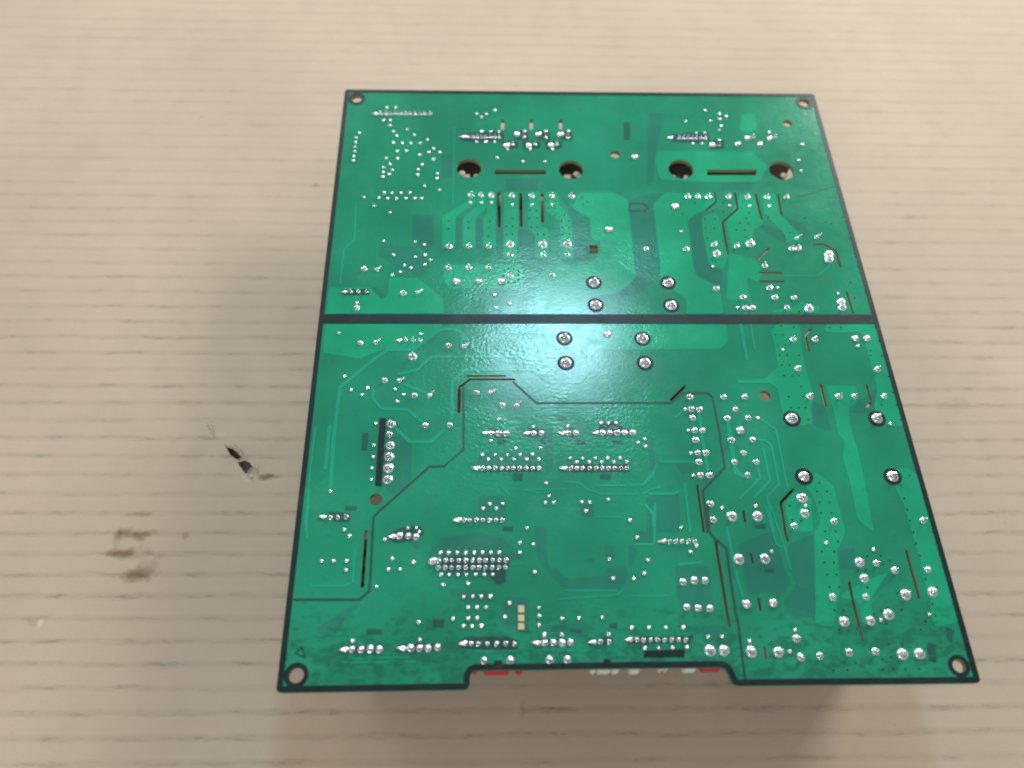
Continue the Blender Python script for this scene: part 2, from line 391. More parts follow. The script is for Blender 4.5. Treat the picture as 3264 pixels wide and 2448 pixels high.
# copper areas under the lacquer (lighter green), each an area of its own
POURS = [
 'A6 1840,60 A7 450,60 620,150 720,1050 730,1190 490,1400 A6 1990,1440 1850,1660 1275,1660 1275,1210 1480,1015 1960,1010 A7 250,890 260,700 150,690 130,400 A6 1900,350 1760,250',
 'A7 1130,60 1770,60 1790,180 1640,290 1500,350 1420,430 1490,1000 1530,1150 1770,1280 1850,1360 1890,1660 1400,1660 1400,1480 1040,1200 1060,1050 960,210',
 'A7 1600,380 1800,330 1860,470 1880,700 1960,900 1880,1080 1700,1010 1620,620',
 'A8 250,80 420,80 490,330 560,470 420,560 420,640 280,780 130,820 100,640 60,470',
 'A8 520,80 720,80 760,330 1060,640 1060,720 860,720 840,620 560,330',
 'A8 100,860 420,930 560,1100 480,1240 330,1180 380,1500 60,1480',
 'A8 620,1640 960,1560 1060,1500 1300,1560 1280,1655',
 'A6 370,30 490,30 490,205 215,370 215,800 40,800 40,370 370,180',
 'A6 505,40 618,40 625,260 480,400 472,800 310,800 310,400 505,235',
 'A6 635,40 745,40 750,790 580,790 580,400 635,320',
 'A6 850,50 1040,50 1040,640 1010,950 850,950',
 'A6 1170,50 1335,50 1340,500 1440,530 1440,930 1270,930 1270,620 1180,540',
 'A6 1400,50 1570,50 1590,220 1740,400 1770,930 1600,930 1600,440 1400,300',
 'A6 60,1010 1100,1000 1110,1290 1080,1330 160,1330 60,1240',
 'A5 200,1150 740,1145 900,1310 980,1250 1000,1010 1370,1020 1710,1290 1720,1490 175,1490',
 'A3 980,1060 1010,920 A4 600,930 820,1120 700,1330 A3 1500,1330 1060,1300',
 'A4 470,430 640,430 680,640 560,680 440,640',
 'B1 240,222 1800,222 1700,330 1400,540 1060,540 680,680 200,600',
 'B2 1290,222 B3 1935,222 1950,440 1855,552 240,565 140,650 B2 1990,600 1870,500 1560,560 1300,290',
 'B4 450,310 520,222 830,222 840,480 900,800 970,1020 1010,1230 970,1300 1000,1540 850,1570 590,1380 540,1080 430,1000 0,1000 0,960 360,950 540,780',
 'B4 1170,1035 1570,1035 1590,1220 1470,1350 1505,1600 B8 1670,0 1720,300 1800,560 1890,960 2010,1650 1800,1480 1700,1000 1600,650 1630,440 1540,350 1470,0',
 'B4 1160,225 1830,225 2060,1050 C6 860,30 965,450 740,450 560,210 B4 1850,1080 1690,480 1660,340 1160,330',
 'C6 870,1010 1010,1010 1130,1080 1300,1640 C7 1690,850 1890,1590 1700,1640 1560,1640 1390,800 1160,30 C6 830,1240',
 'B8 1230,840 1480,1030 1590,1450 C7 400,400 280,650 330,1100 230,1640 0,1640 C5 1640,400 B8 1310,1500 1220,1180 1100,1030',
 'B8 830,1270 960,1110 1180,1180 1210,1640 900,1640',
 'C7 300,1250 640,1050 960,930 720,1290 C8 560,500 420,600 360,300',
]
TRACES = [('B6 1520,560 1900,562 B7 420,562', 0.35), ('B6 1660,980 1850,990 1960,1080 B7 260,1140 780,1140', 0.5), ('B6 1120,1090 1300,1120 1480,1110', 0.35),
 ('B2 1320,1320 B3 900,1320', 0.3), ('B2 1340,1380 B3 300,1380', 0.3), ('C4 120,1290 900,1230 1000,1130', 0.4), ('C1 1000,1040 1900,1010', 0.4), ('D2 560,930 1500,930', 0.4),
 ('C2 380,1110 820,1110 930,1060 960,620', 0.5), ('C2 330,480 300,200 360,40', 0.6), ('C3 1350,830 1500,820', 0.4), ('B7 1000,760 960,900 820,1030', 0.5),
 ('A2 200,600 180,1640', 0.5), ('A5 560,20 540,520 400,640 350,1100', 0.6), ('A4 640,430 690,700', 0.4), ('C5 1060,40 1240,580 1330,900', 0.5), ('B1 1200,880 1460,820 1640,650 2074,650 B2 1560,650', 1.1), ('B2 170,1490 170,990 340,830 1230,820 1450,990 1850,990 1985,850 1980,650 1870,545', 1.0),
 ('B2 340,430 300,330 200,292 60,290 B1 1760,292 1400,560 1060,562 840,720 430,1060 B5 470,400 430,1060', 1.2), ('B1 870,1100 862,1200 980,1340 1320,1350 1540,1530', 0.9),
 ('B5 1290,270 1480,450 1760,450 1950,280', 1.1), ('B2 850,330 1420,330', 1.2), ('B4 45,225 130,690', 1.1), ('B4 180,225 230,555', 0.6), ('B1 1260,1010 1600,1140', 1.0),
 ('B8 500,140 720,290 870,1050', 0.65), ('B8 470,420 580,430 660,500 760,1010 600,1180 690,1640', 0.7), ('B8 550,540 640,960 430,1190', 0.75), ('B8 480,780 510,930 240,1200', 0.75),
 ('B8 80,100 110,400 190,850 290,910', 1.4), ('B8 -300,60 B7 1610,420 1690,840', 1.2), ('B7 1250,130 1400,10', 0.7), ('B7 1050,715 1520,712', 0.8), ('B7 200,1030 820,1020 960,850', 0.6),
 ('B7 -360,560 480,560', 0.35), ('B7 -350,600 560,600 770,470', 0.4), ('B7 830,1140 920,1080 1050,1050', 0.5), ('B7 900,1140 1240,1135 1310,1100', 0.7), ('B7 1380,1000 1450,1640', 0.8),
 ('B7 860,1280 960,1400 980,1640', 0.9), ('B6 1280,60 1900,55', 0.35), ('B6 1280,100 1750,100', 0.3), ('A8 290,1200 390,1540', 0.8), ('A8 810,1160 1260,1165 1440,1020', 0.5), ('A6 780,1590 880,1650', 0.8),
 ('C5 480,330 620,1000 700,1270', 0.9), ('C5 1000,60 1140,560 1220,600', 0.6), ('C4 600,195 960,200', 0.4), ('C4 220,1170 900,1170', 0.5), ('D1 1080,940 1650,935', 0.7), ('C1 900,1085 1900,1080', 0.5), ('C4 1080,1245 1560,1240', 0.4),
 ('C4 1400,30 1390,560 1120,560', 0.7), ('B5 230,250 150,900 110,1640', 0.7), ('B5 420,240 360,800', 1.2), ('C4 1720,830 2000,800', 0.7), ('B6 820,1040 960,1180', 0.4), ('B6 1130,1080 1720,1078', 0.35)]
PATCH = [
 'B6 560,765 1350,765 1350,845 560,845',
 'B6 650,270 740,280 930,330 925,400 750,400 640,330',
 'C3 450,722 1320,722 1360,785 1300,912 1295,1075 1180,1105 1040,915 450,915',
 'B7 240,180 510,180 560,270 700,285 700,375 250,375',
 'B6 1700,745 B7 640,745 655,850 B6 1740,850',
 'D1 890,800 980,745 1560,745 1665,800 1665,915 1080,915 890,880',
 'D2 1640,755 1980,745 D3 640,735 640,830 D2 1660,840',
 'A2 270,690 840,655 865,775 470,805 280,775',
 'A2 800,790 1050,790 1050,880 860,900',
 'A2 1090,790 1340,790 1340,880 1120,900',
 'A2 1390,790 1630,790 1620,880 1420,900',
 'A2 980,650 1180,650 1180,780 1010,770',
 'A2 1270,650 1460,650 1470,780 1300,770',
 'A2 1560,650 1760,650 1770,780 1600,770',
 'A3 1190,700 1690,660 1720,760 1560,820 1200,790',
 'A3 1680,780 1900,770 1910,890 1720,900',
 'B6 1160,270 1400,270 1400,380 1200,380',
 'B6 1650,270 1850,280 1840,380 1660,380',
 'C2 1360,450 1590,330 1820,310 1880,420 1780,500 1500,550',
 'C2 600,120 900,150 890,270 690,265',
 'A5 350,1175 720,1165 740,1250 380,1250',
 'C1 900,870 1460,860 1460,960 980,975',
 'D1 110,840 640,830 640,930 120,950',
 'D2 430,770 960,770 960,870 450,880',
 'D2 1290,750 1470,760 1470,860 1300,850',
]
DIM = [
 'C5 640,560 1060,380 1160,560 1250,900 1340,1060 1180,1270 1040,1200 760,1230',
 'C5 1300,560 1640,420 1720,900 1740,1500 1350,1560 1220,1330 1400,1100 1280,760',
 'B5 1130,160 1240,100 1500,470 1500,1000 1250,1150 1130,1040',
 'B6 1390,260 1500,260 1500,860 1400,900',
 'B7 880,360 960,380 990,760 930,860 900,540',
 'C1 560,640 1080,300 1180,310 900,560 840,700 700,760',
 'C3 1660,320 1830,340 1840,740 1900,900 2074,1060 2060,1120 1780,860 1700,700',
 'D2 560,600 1080,560 1240,640 1060,760 600,680',
 'A2 20,980 180,960 190,1250 30,1300',
 'A3 900,420 1120,400 1000,900 960,1320 880,1400',
 'B6 610,585 1250,585 1350,680 1350,848 480,848 430,740 530,640',
 'C3 440,640 860,560 1210,590 1350,780 1290,900 1295,1080 1180,1110 1000,1000 440,990',
 'A5 1310,180 1595,190 1590,600 1480,700 1300,520',
 'A5 760,1140 830,1140 960,1270 900,1310 750,1230',
 'A5 900,580 1320,600 1560,860 1400,1000 1040,840 850,720',
 'B6 530,1165 855,1165 880,1525 320,1520 330,1445 530,1440',
 'B7 870,1170 1310,1150 1330,1640 880,1640',
 'B7 1260,740 1500,745 1480,860 1340,880',
 'C4 405,20 590,20 600,205 410,190',
 'C4 1170,390 1370,390 1380,550 1110,540',
 'C4 1670,860 2090,850 C5 250,900 320,1450 C4 1800,1450 1690,1250',
 'D1 1480,215 1800,230 1810,690 1480,640',
 'D3 770,600 1080,600 1100,720 940,850 800,820',
 'A2 870,1280 1310,1280 1310,1440 880,1440',
 'A4 200,1280 620,1280 610,1440 200,1440',
 'C2 1700,530 1800,540 1810,630 1730,610',
 'C4 730,560 850,560 870,760 740,720',
 'C4 510,735 610,735 590,820 500,800',
 'A7 640,160 950,60 1120,70 970,210 1060,1050 1040,1190 760,1400 480,1420 730,1190 720,1050',
 'A7 1420,430 1640,300 1600,400 1640,700 1700,1000 1890,1100 1880,1320 1770,1270 1530,1150 1490,1000',
 'C4 60,860 260,1020 700,985 780,850 1000,830 1060,960 960,1180 230,1170 0,960',
 'C4 1060,560 1180,620 1100,860 1040,820',
 'C3 420,480 900,400 1250,470 1560,760 1320,780 1180,590 860,560 440,640 300,760 240,740',
 'C3 480,1130 800,1160 1060,1190 1120,1330 720,1330',
 'A8 470,450 900,600 1060,760 860,740 560,560',
 'A8 820,380 1100,480 1180,640 1090,640',
 'B4 1000,1240 1160,1310 1250,1640 1010,1560',
 'B4 1600,1240 1840,1080 1850,1290 1720,1400 1500,1390',
 'C5 1960,640 C7 520,600 520,900 300,900',
 'C7 960,950 1060,980 720,1300 640,1420',
 'A6 1590,60 1760,260 1990,400 2000,700 1980,960 1780,960 1760,400',
 'A6 220,400 310,390 310,790 220,790',
 'A6 490,410 575,390 575,790 480,790',
 'A6 1050,520 1170,560 1260,640 1260,940 1030,940',
 'A6 750,520 845,520 845,940 760,940',
]
MARKS = ['B6 1820,420 1945,420 1940,480 1820,480', 'B6 770,420 880,420 880,480 770,480', 'B6 980,870 1100,870 1100,960 980,960', 'B7 430,430 560,430 560,480 430,480', 'B7 265,880 400,880 400,940 265,940',
 'B5 630,1300 780,1300 770,1355 620,1355', 'C3 1260,320 1390,330 1390,385 1250,380', 'B6 1340,400 1400,400 1400,470 1340,470', 'B6 1570,120 1690,120 1690,160 1570,160', 'A3 570,540 660,540 655,770 580,770',
 'B7 0,420 80,420 80,480 0,480', 'C1 1240,640 1440,650 1440,710 1240,710', 'D1 540,510 690,510 680,620 540,620', 'C5 860,300 1000,300 1000,345 870,345', 'C5 980,880 1110,880 1110,930 980,930', 'B5 850,330 930,330 910,560 840,560',
 'D2 880,640 1060,650 1040,690 880,680', 'D2 1420,570 1530,570 1520,640 1420,620', 'D3 600,720 670,720 660,760 600,760', 'C8 1270,820 1380,850 1390,1080 1280,1060', 'C8 1520,620 1620,660 1600,820 1530,780']
BLACK = ['B5 1080,135 1163,140 1103,1035 1020,1030', 'D2 1885,930 D3 545,915 545,1015 10,1020 D2 1870,1010', 'D1 1350,1060 1450,1060 1455,1110 1345,1110', 'D2 1345,1040 1430,1040 1435,1085 1345,1085']
LINES = [('C2 150,1290 1020,1290 1150,1180 1170,900 1205,200 1280,120 B5 1240,1220 1740,775 1930,770 2074,640 B6 60,775 320,550 322,0', 0.62),
 ('B2 975,985 1290,1265 B3 1200,1260 1350,1130 1690,1130 1750,1190 1840,1660 B7 1910,790 1620,1090 1650,1400 1680,1640', 0.62), ('C5 230,20 245,380 320,480 400,540 480,620 530,1000 600,1450 640,1640 D3 1310,1000 1350,1310', 0.62),
 ('A7 650,205 830,200 900,250 850,300 650,295 650,215', 0.5), ('C1 300,960 380,880 430,1020 310,965', 0.35), ('A4 1240,1520 1700,1380', 0.3), ('B2 320,1380 320,1030', 0.62)]
RINGS = P('A7 178,1250 1160,1250 203,1545 1200,1550 B2 1655,410 1675,735 B3 820,415 855,735 B4 722,1470 1848,1470 B8 1090,910 C6 810,1115')

polys = []          # (priority, kind, polygon, object name, material, height)
for s in POURS: polys.append([1, ccw(rnd_poly(P(s))), 'copper_pour', M_POUR, 0.00005])
for s in DIM: polys.append([0, ccw(rnd_poly(P(s), 0.0006)), 'copper_clearance', M_DIM, 0.00001])
for s in PATCH: polys.append([2, ccw(rnd_poly(P(s), 0.0006)), 'copper_clearance', M_PATCH, 0.00002])
for s, wd in TRACES: polys.append([3, strip(P(s), wd * MM), 'copper_trace', M_TRACE, 0.00008])
for s in MARKS: polys.append([4, ccw(P(s)), 'legend_mark', M_MARK, 0.00009])
for s, wd in LINES: polys.append([5, strip(P(s), wd * MM), 'legend_line', M_LINE, 0.00010])
bar = ccw([at(1020, 1001.5), at(2780, 1003), at(2790, 1032.5), at(1020, 1031.5)])
for c in RINGS: polys.append([6, circ(c, 0.0028, 32), 'pad_ring', M_BLACK, 0.00010])
polys.append([7, bar, 'legend_bar', M_BLACK, 0.00011])
for s in BLACK: polys.append([7, ccw(P(s)), 'legend_bar', M_BLACK, 0.00011])
for c, r in corner_holes: polys.append([7, circ(c, r * 1.62, 32), 'hole_ring', M_BLACK, 0.00012])
polys.append([8, None, 'legend_frame', M_BLACK, 0.00012])

def build_board():
    S = 1000.0
    vs = []; es = []
    def add(Pg):
        b0 = len(vs)
        for p in Pg: vs.append(Vector((p[0] * S, p[1] * S)))
        n = len(Pg); es.extend((b0 + i, b0 + (i + 1) % n) for i in range(n))
    add(OUT); add(INNER)
    for h in HOLES: add(h)
    for q in polys:
        if q[1]: add(q[1])
    ov, oe, of, *_ = delaunay_2d_cdt(vs, es, [], 0, 1e-4)
    pts = [(v.x / S, v.y / S) for v in ov]
    def bb(Pg): xs = [p[0] for p in Pg]; ys = [p[1] for p in Pg]; return min(xs), max(xs), min(ys), max(ys)
    def inside(x, y, Pg, B): return B[0] <= x <= B[1] and B[2] <= y <= B[3] and inpoly(x, y, Pg)
    HB = [(h, bb(h)) for h in HOLES]; PB = [(i, q, bb(q[1])) for i, q in enumerate(polys) if q[1]]
    PB.sort(key=lambda k: -k[1][0]); OB = bb(OUT); IB = bb(INNER); frame_i = len(polys) - 1
    keep = []; cls = {}
    for f in of:
        x = sum(pts[i][0] for i in f) / len(f); y = sum(pts[i][1] for i in f) / len(f)
        if not inside(x, y, OUT, OB): continue
        if any(inside(x, y, h, B) for h, B in HB): continue
        a, b, c = (Vector(pts[i]) for i in f[:3])
        if (b - a).cross(c - a) < 0: f = f[::-1]
        keep.append(f)
        k = None
        if not inside(x, y, INNER, IB): k = frame_i
        else:
            for i, q, B in PB:
                if inside(x, y, q[1], B): k = i; break
        if k is not None: cls.setdefault(k, []).append(f)
    RIM = set()
    for i, p in enumerate(pts):
        q = Vector(p)
        for k in range(len(OUT)):
            u = Vector(OUT[k - 1]); v = Vector(OUT[k]); d = v - u; t = max(0, min(1, (q - u).dot(d) / d.length_squared))
            if (u + d * t - q).length < 2e-5: RIM.add(i); break
    def sheet(name, fs, zt, zb, m, parent, bottom=False, edge=None):
        cnt = {}; rim = RIM
        for f in fs:
            for i in range(len(f)):
                cnt[(f[i - 1], f[i])] = 1
        idx = {}; V = []; F = []; mi = []
        def vid(i, z):
            k = (i, z)
            if k not in idx: idx[k] = len(V); V.append((*pts[i], z))
            return idx[k]
        for f in fs:
            F.append([vid(i, zt) for i in f]); mi.append(0)
            if bottom: F.append([vid(i, zb) for i in f][::-1]); mi.append(0)
        for (a, b) in cnt:
            if (b, a) not in cnt:
                F.append((vid(a, zt), vid(a, zb), vid(b, zb), vid(b, zt))); mi.append((1 if (a in rim and b in rim) else 2) if edge else 0)
        me = bpy.data.meshes.new(name); me.from_pydata(V, [], F); me.update()
        me.materials.append(m)
        if edge:
            me.materials.append(edge); me.materials.append(M_BORE); me.polygons.foreach_set('material_index', mi)
        return link(name, me, parent)
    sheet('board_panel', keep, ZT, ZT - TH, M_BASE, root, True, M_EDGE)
    for k, fs in cls.items():
        q = polys[k]
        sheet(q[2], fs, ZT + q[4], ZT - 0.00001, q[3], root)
build_board()

# ------------------------------------------------------------------ solder
NS = 14
def lathe(name, prof, n=NS, wob=0.06, seed=0, tear=0.0, lean=(0, 0), oval=1.0):
    """revolved solder shape; tear pulls the outline to a point towards -x"""
    rr = random.Random(seed); bm = bmesh.new(); rows = []
    ph = [rr.uniform(0, 6.28) for _ in range(3)]
    zmax = prof[-1][1]
    for r, z in prof:
        row = []
        for i in range(n):
            a = 2 * math.pi * i / n
            k = 1 + wob * (math.sin(2 * a + ph[0]) + 0.6 * math.sin(3 * a + ph[1]))
            x, y = r * k * math.cos(a) * oval, r * k * math.sin(a)
            if tear:
                d = max(0.0, -math.cos(a)) ** 3
                x -= r * tear * d; y *= 1 - 0.35 * max(0.0, -math.cos(a))
            t = z / max(zmax, 1e-9)
            row.append(bm.verts.new((x + lean[0] * t * t, y + lean[1] * t * t, z)))
        rows.append(row)
    for a, b in zip(rows, rows[1:]):
        for i in range(n): bm.faces.new((a[i], a[(i + 1) % n], b[(i + 1) % n], b[i]))
    bm.faces.new(rows[-1])
    me = bpy.data.meshes.new(name); bm.to_mesh(me); bm.free()
    for p in me.polygons: p.use_smooth = True
    me.materials.append(M_SOLDER); return me
def dome(R_, H, k=6): return [(R_ * math.cos(t), H * math.sin(t)) for t in [i / k * math.pi / 2 * 0.93 for i in range(k + 1)]]
def fillet(R_, H, rl, k=7):
    out = []
    for i in range(k + 1):
        t = i / k
        out.append((R_ + (rl - R_) * t ** 0.62, H * t ** 1.7))
    return out
def wire(name, rl, h, lean, tip=0.55):
    bm = bmesh.new(); rows = []; n = 8
    for t in (0, 0.35, 0.7, 0.92, 1.0):
        r = rl * (1 if t < 0.9 else (0.93 if t < 1 else tip))
        rows.append([bm.verts.new((lean[0] * t ** 1.5 + r * math.cos(2 * math.pi * i / n), lean[1] * t ** 1.5 + r * math.sin(2 * math.pi * i / n), h * t)) for i in range(n)])
    for a, b in zip(rows, rows[1:]):
        for i in range(n): bm.faces.new((a[i], a[(i + 1) % n], b[(i + 1) % n], b[i]))
    bm.faces.new(rows[-1]); me = bpy.data.meshes.new(name); bm.to_mesh(me); bm.free()
    for p in me.polygons: p.use_smooth = True
    me.materials.append(M_LEAD); return me
NV = 5
mm = MM
MESH = {
 'dot': [lathe('solder_dot', dome(0.62 * mm, 0.42 * mm, 4), 10, 0.05, s) for s in range(NV)],
 'pin': [lathe('solder_joint', fillet(0.66 * mm, 0.7 * mm, 0.28 * mm, 5), 12, 0.04, s) for s in range(NV)],
 'joint': [lathe('solder_joint', fillet(1.04 * mm, 0.95 * mm, 0.38 * mm), NS, 0.05, s) for s in range(NV)],
 'wide': [lathe('solder_joint', fillet(1.52 * mm, 1.2 * mm, 0.50 * mm), 18, 0.05, s) for s in range(NV)],
 'blob': [lathe('solder_joint', dome(1.36 * mm, 0.85 * mm), 18, 0.04, s) for s in range(NV)],
 'ring': [lathe('solder_joint', fillet(2.12 * mm, 1.25 * mm, 0.70 * mm, 9), 22, 0.03, s) for s in range(NV)],
 'arrow': [lathe('solder_joint', dome(0.84 * mm, 0.6 * mm), 16, 0.05, s, tear=1.5) for s in range(NV)],
 'slug': [lathe('solder_joint', dome(1.2 * mm, 0.9 * mm), 16, 0.10, s, oval=1.15) for s in range(NV)],
}
LEADS = {
 'pin': [wire('lead', 0.27 * mm, 1.35 * mm, (0.1 * mm, 0.0)) , wire('lead', 0.27 * mm, 1.2 * mm, (-0.05 * mm, 0.1 * mm))],
 'joint': [wire('lead', 0.34 * mm, 1.75 * mm, (0.15 * mm, 0.1 * mm)), wire('lead', 0.34 * mm, 1.5 * mm, (-0.1 * mm, 0.2 * mm)), wire('lead', 0.34 * mm, 1.9 * mm, (0.25 * mm, 0.0))],
 'bent': [wire('lead', 0.36 * mm, 1.35 * mm, (1.9 * mm, 1.5 * mm)), wire('lead', 0.36 * mm, 1.2 * mm, (2.1 * mm, 1.3 * mm))],
 'wide': [wire('lead', 0.46 * mm, 2.0 * mm, (0.2 * mm, 0.1 * mm)), wire('lead', 0.46 * mm, 1.8 * mm, (-0.1 * mm, 0.2 * mm))],
 'ring': [wire('lead', 0.62 * mm, 2.1 * mm, (0.25 * mm, 0.25 * mm)), wire('lead', 0.62 * mm, 1.9 * mm, (0.1 * mm, 0.3 * mm))],
}
placed = []
def put(kind, s, lead=None, rot=None, scale=1.0, gap=0.0008):
    for (x, y) in parse(s):
        if any((x - a) ** 2 + (y - b) ** 2 < gap * gap for a, b in placed): continue
        placed.append((x, y))
        me = random.choice(MESH[kind])
        o = link('solder_dot' if kind == 'dot' else 'solder_joint', me, root)
        o.location = (x, y, ZT + 0.00008); k = scale * random.uniform(0.86, 1.04)
        o.rotation_euler = (0, 0, (rot + random.uniform(-0.12, 0.12)) if rot is not None else random.uniform(0, 6.28)); o.scale = (k, k, k * random.uniform(0.85, 1.15))
        if lead:
            l = link('lead', random.choice(LEADS[lead]), o)
            l.location = (0, 0, 0.0001); l.rotation_euler = (0, 0, -o.rotation_euler.z + random.uniform(-0.3, 0.3))
put('ring', 'A7 178,1250 1160,1250 203,1545 1200,1550 B2 1655,410 1675,735 B3 820,415 855,735 B4 722,1470 1848,1470 B8 1090,910 C6 810,1115', 'ring')
put('wide', 'A6 940,745 1370,745 1693,745 A7 1800,870 A8 378,735 1580,1510 1415,880 1592,1580 1420,940 B5 1230,215 1218,500 1205,648 1195,800 1187,950 B1 1390,650 '
    'B7 2005,1438 B8 477,1437 1065,1195 1100,1400 C5 645,760 990,755 C7 580,800 640,1012 1190,1225 1545,1190 725,1572 965,1490 375,1585 D3 885,930 1070,930 1430,945 1790,950 C8 940,975 1165,970 A8 1155,1590', 'wide')
put('blob', 'A3 715,1003 A6 230,1240 525,1240 820,1240 A7 1252,245 378,550 B3 355,357 B4 1558,415 1715,415 B8 243,302 C5 740,1355 1095,1340')
put('joint', 'A6 418,95 553,95 690,100 960,105 1222,105 1487,105 1748,110 A7 1418,112 1550,112 1690,112 1953,112 A8 340,118 598,120 855,118 A6 130,770 393,770 655,770 125,1055 393,1055 650,1055 938,885 1375,885 1695,885 '
    'A7 1765,748 A8 200,765 570,1028 A8 925,802 1010,798 B4 740,425 1030,425 805,812 1855,822 960,1180 1345,1180 1550,1180 1943,1177 C7 1415,248 C7 240,262 B8 960,1565 C7 800,812 1045,908 C8 235,955 580,945 D4 575,770 885,1002 A6 1490,1152 938,1162', 'joint')
put('joint', 'A5 668,900 1185,1220 B1 700,470 1870,505 1020,965 1415,1165 1560,1560 1880,1555 B2 490,1125 830,1295 A7 865,803 1400,805 1795,1325 A8 635,1320 283,1440 705,1447 960,1447 318,1583 405,1583 865,1580 A5 570,1415 '
    'B3 1445,1185 1893,1187 1465,1345 1570,1350 1485,1463 1940,1467 2050,1350 B7 1510,300 1613,300 1523,428 1995,430 1550,597 1660,597 1568,718 2040,720 1588,893 1705,893 B4 100,1185 145,1465 B8 193,25 353,140 128,425 412,425 292,597 173,718 460,718 345,893 '
    'B7 1718,1270 1755,1480 C4 1770,1060 1920,1040 1820,1395 1975,1405 C5 60,1040 200,1040 105,1410 262,1410 1885,1260 C7 665,1258 1485,897 B5 1212,350 D4 635,1020 D1 1213,1062 1563,1060 D2 630,1050 865,1050 ', 'pin')
put('joint', 'A5 835,910 1375,1215 B1 905,465 1215,970 1615,1170 B2 325,515 685,1125 1025,1300 A8 990,660 1250,650', 'bent', scale=0.8)
put('slug', 'A2 1025,700 1310,700 1605,705 890,850 1180,850 1475,850 A3 1740,845 A4 420,835 545,755 715,835 840,755 C3 325,790', rot=0.7)
put('arrow', 'A1 825,430 A2 330,730 A3 1200,745 A5 420,1212 B1 1225,440 B5 345,1447 B6 625,335 1175,335 1640,335 510,800 1665,800 260,1485 B7 215,330 C2 1465,458 C4 1515,520 C1 960,918 D1 150,903 960,835 D2 475,830 1220,818 1700,785', rot=0.0)
put('pin', 'A1 885,430 955,430 1015,430 1085,430 1148,430 1213,430 1278,430 1340,430 1408,430 1472,430 1540,430 A2 385,738 445,738 500,738 556,738 612,738 672,738 732,738 790,738 1125,735 1408,740 1700,740 968,832 1268,830 1553,832 '
    'A3 1300,752 1360,752 1420,752 1475,752 1532,752 1590,752 1650,752 1838,845 A4 625,735 920,735 A5 490,1205 590,1205 695,1205 B1 1300,430 1400,435 1492,437 B5 430,1450 525,1450 635,1442 '
    'B6 575,800 655,800 740,800 825,800 905,800 978,800 1062,800 1147,800 1232,800 1317,800 1745,800 1820,800 1893,800 1985,800 B7 -30,800 40,800 128,800 205,800 285,800 370,800 452,800 540,800 615,800 '
    'B6 335,1485 400,1485 490,1485 575,1485 665,1485 750,1485 835,1485 C4 1595,525 1675,525 1760,525 1845,525 1930,525 '
    'C3 405,775 500,772 580,772 675,772 765,772 855,772 945,772 1025,772 1120,772 1212,772 1297,770 400,868 495,868 580,868 670,868 765,868 860,868 940,868 1025,868 1115,868 1205,868 1290,868 '
    'D1 1045,838 1140,840 1255,840 1380,838 1500,838 1615,840 D2 1305,812 1420,815 1790,782 1875,790 1965,788 2055,788 D3 100,785 195,787 287,787 378,787 467,787 562,787', 'pin', gap=0.0006)
put('joint', 'B6 690,338 785,338 885,342 1245,337 1348,334 1705,332 1803,335 B7 290,330 385,330 485,330 585,330 690,330 C2 1545,448 1665,452 1765,465 C1 1040,912 1163,915 1283,910 1405,910 1820,893 1940,897 2050,897 D1 598,887 D2 565,826 680,822 795,826 908,822', None, scale=0.98)
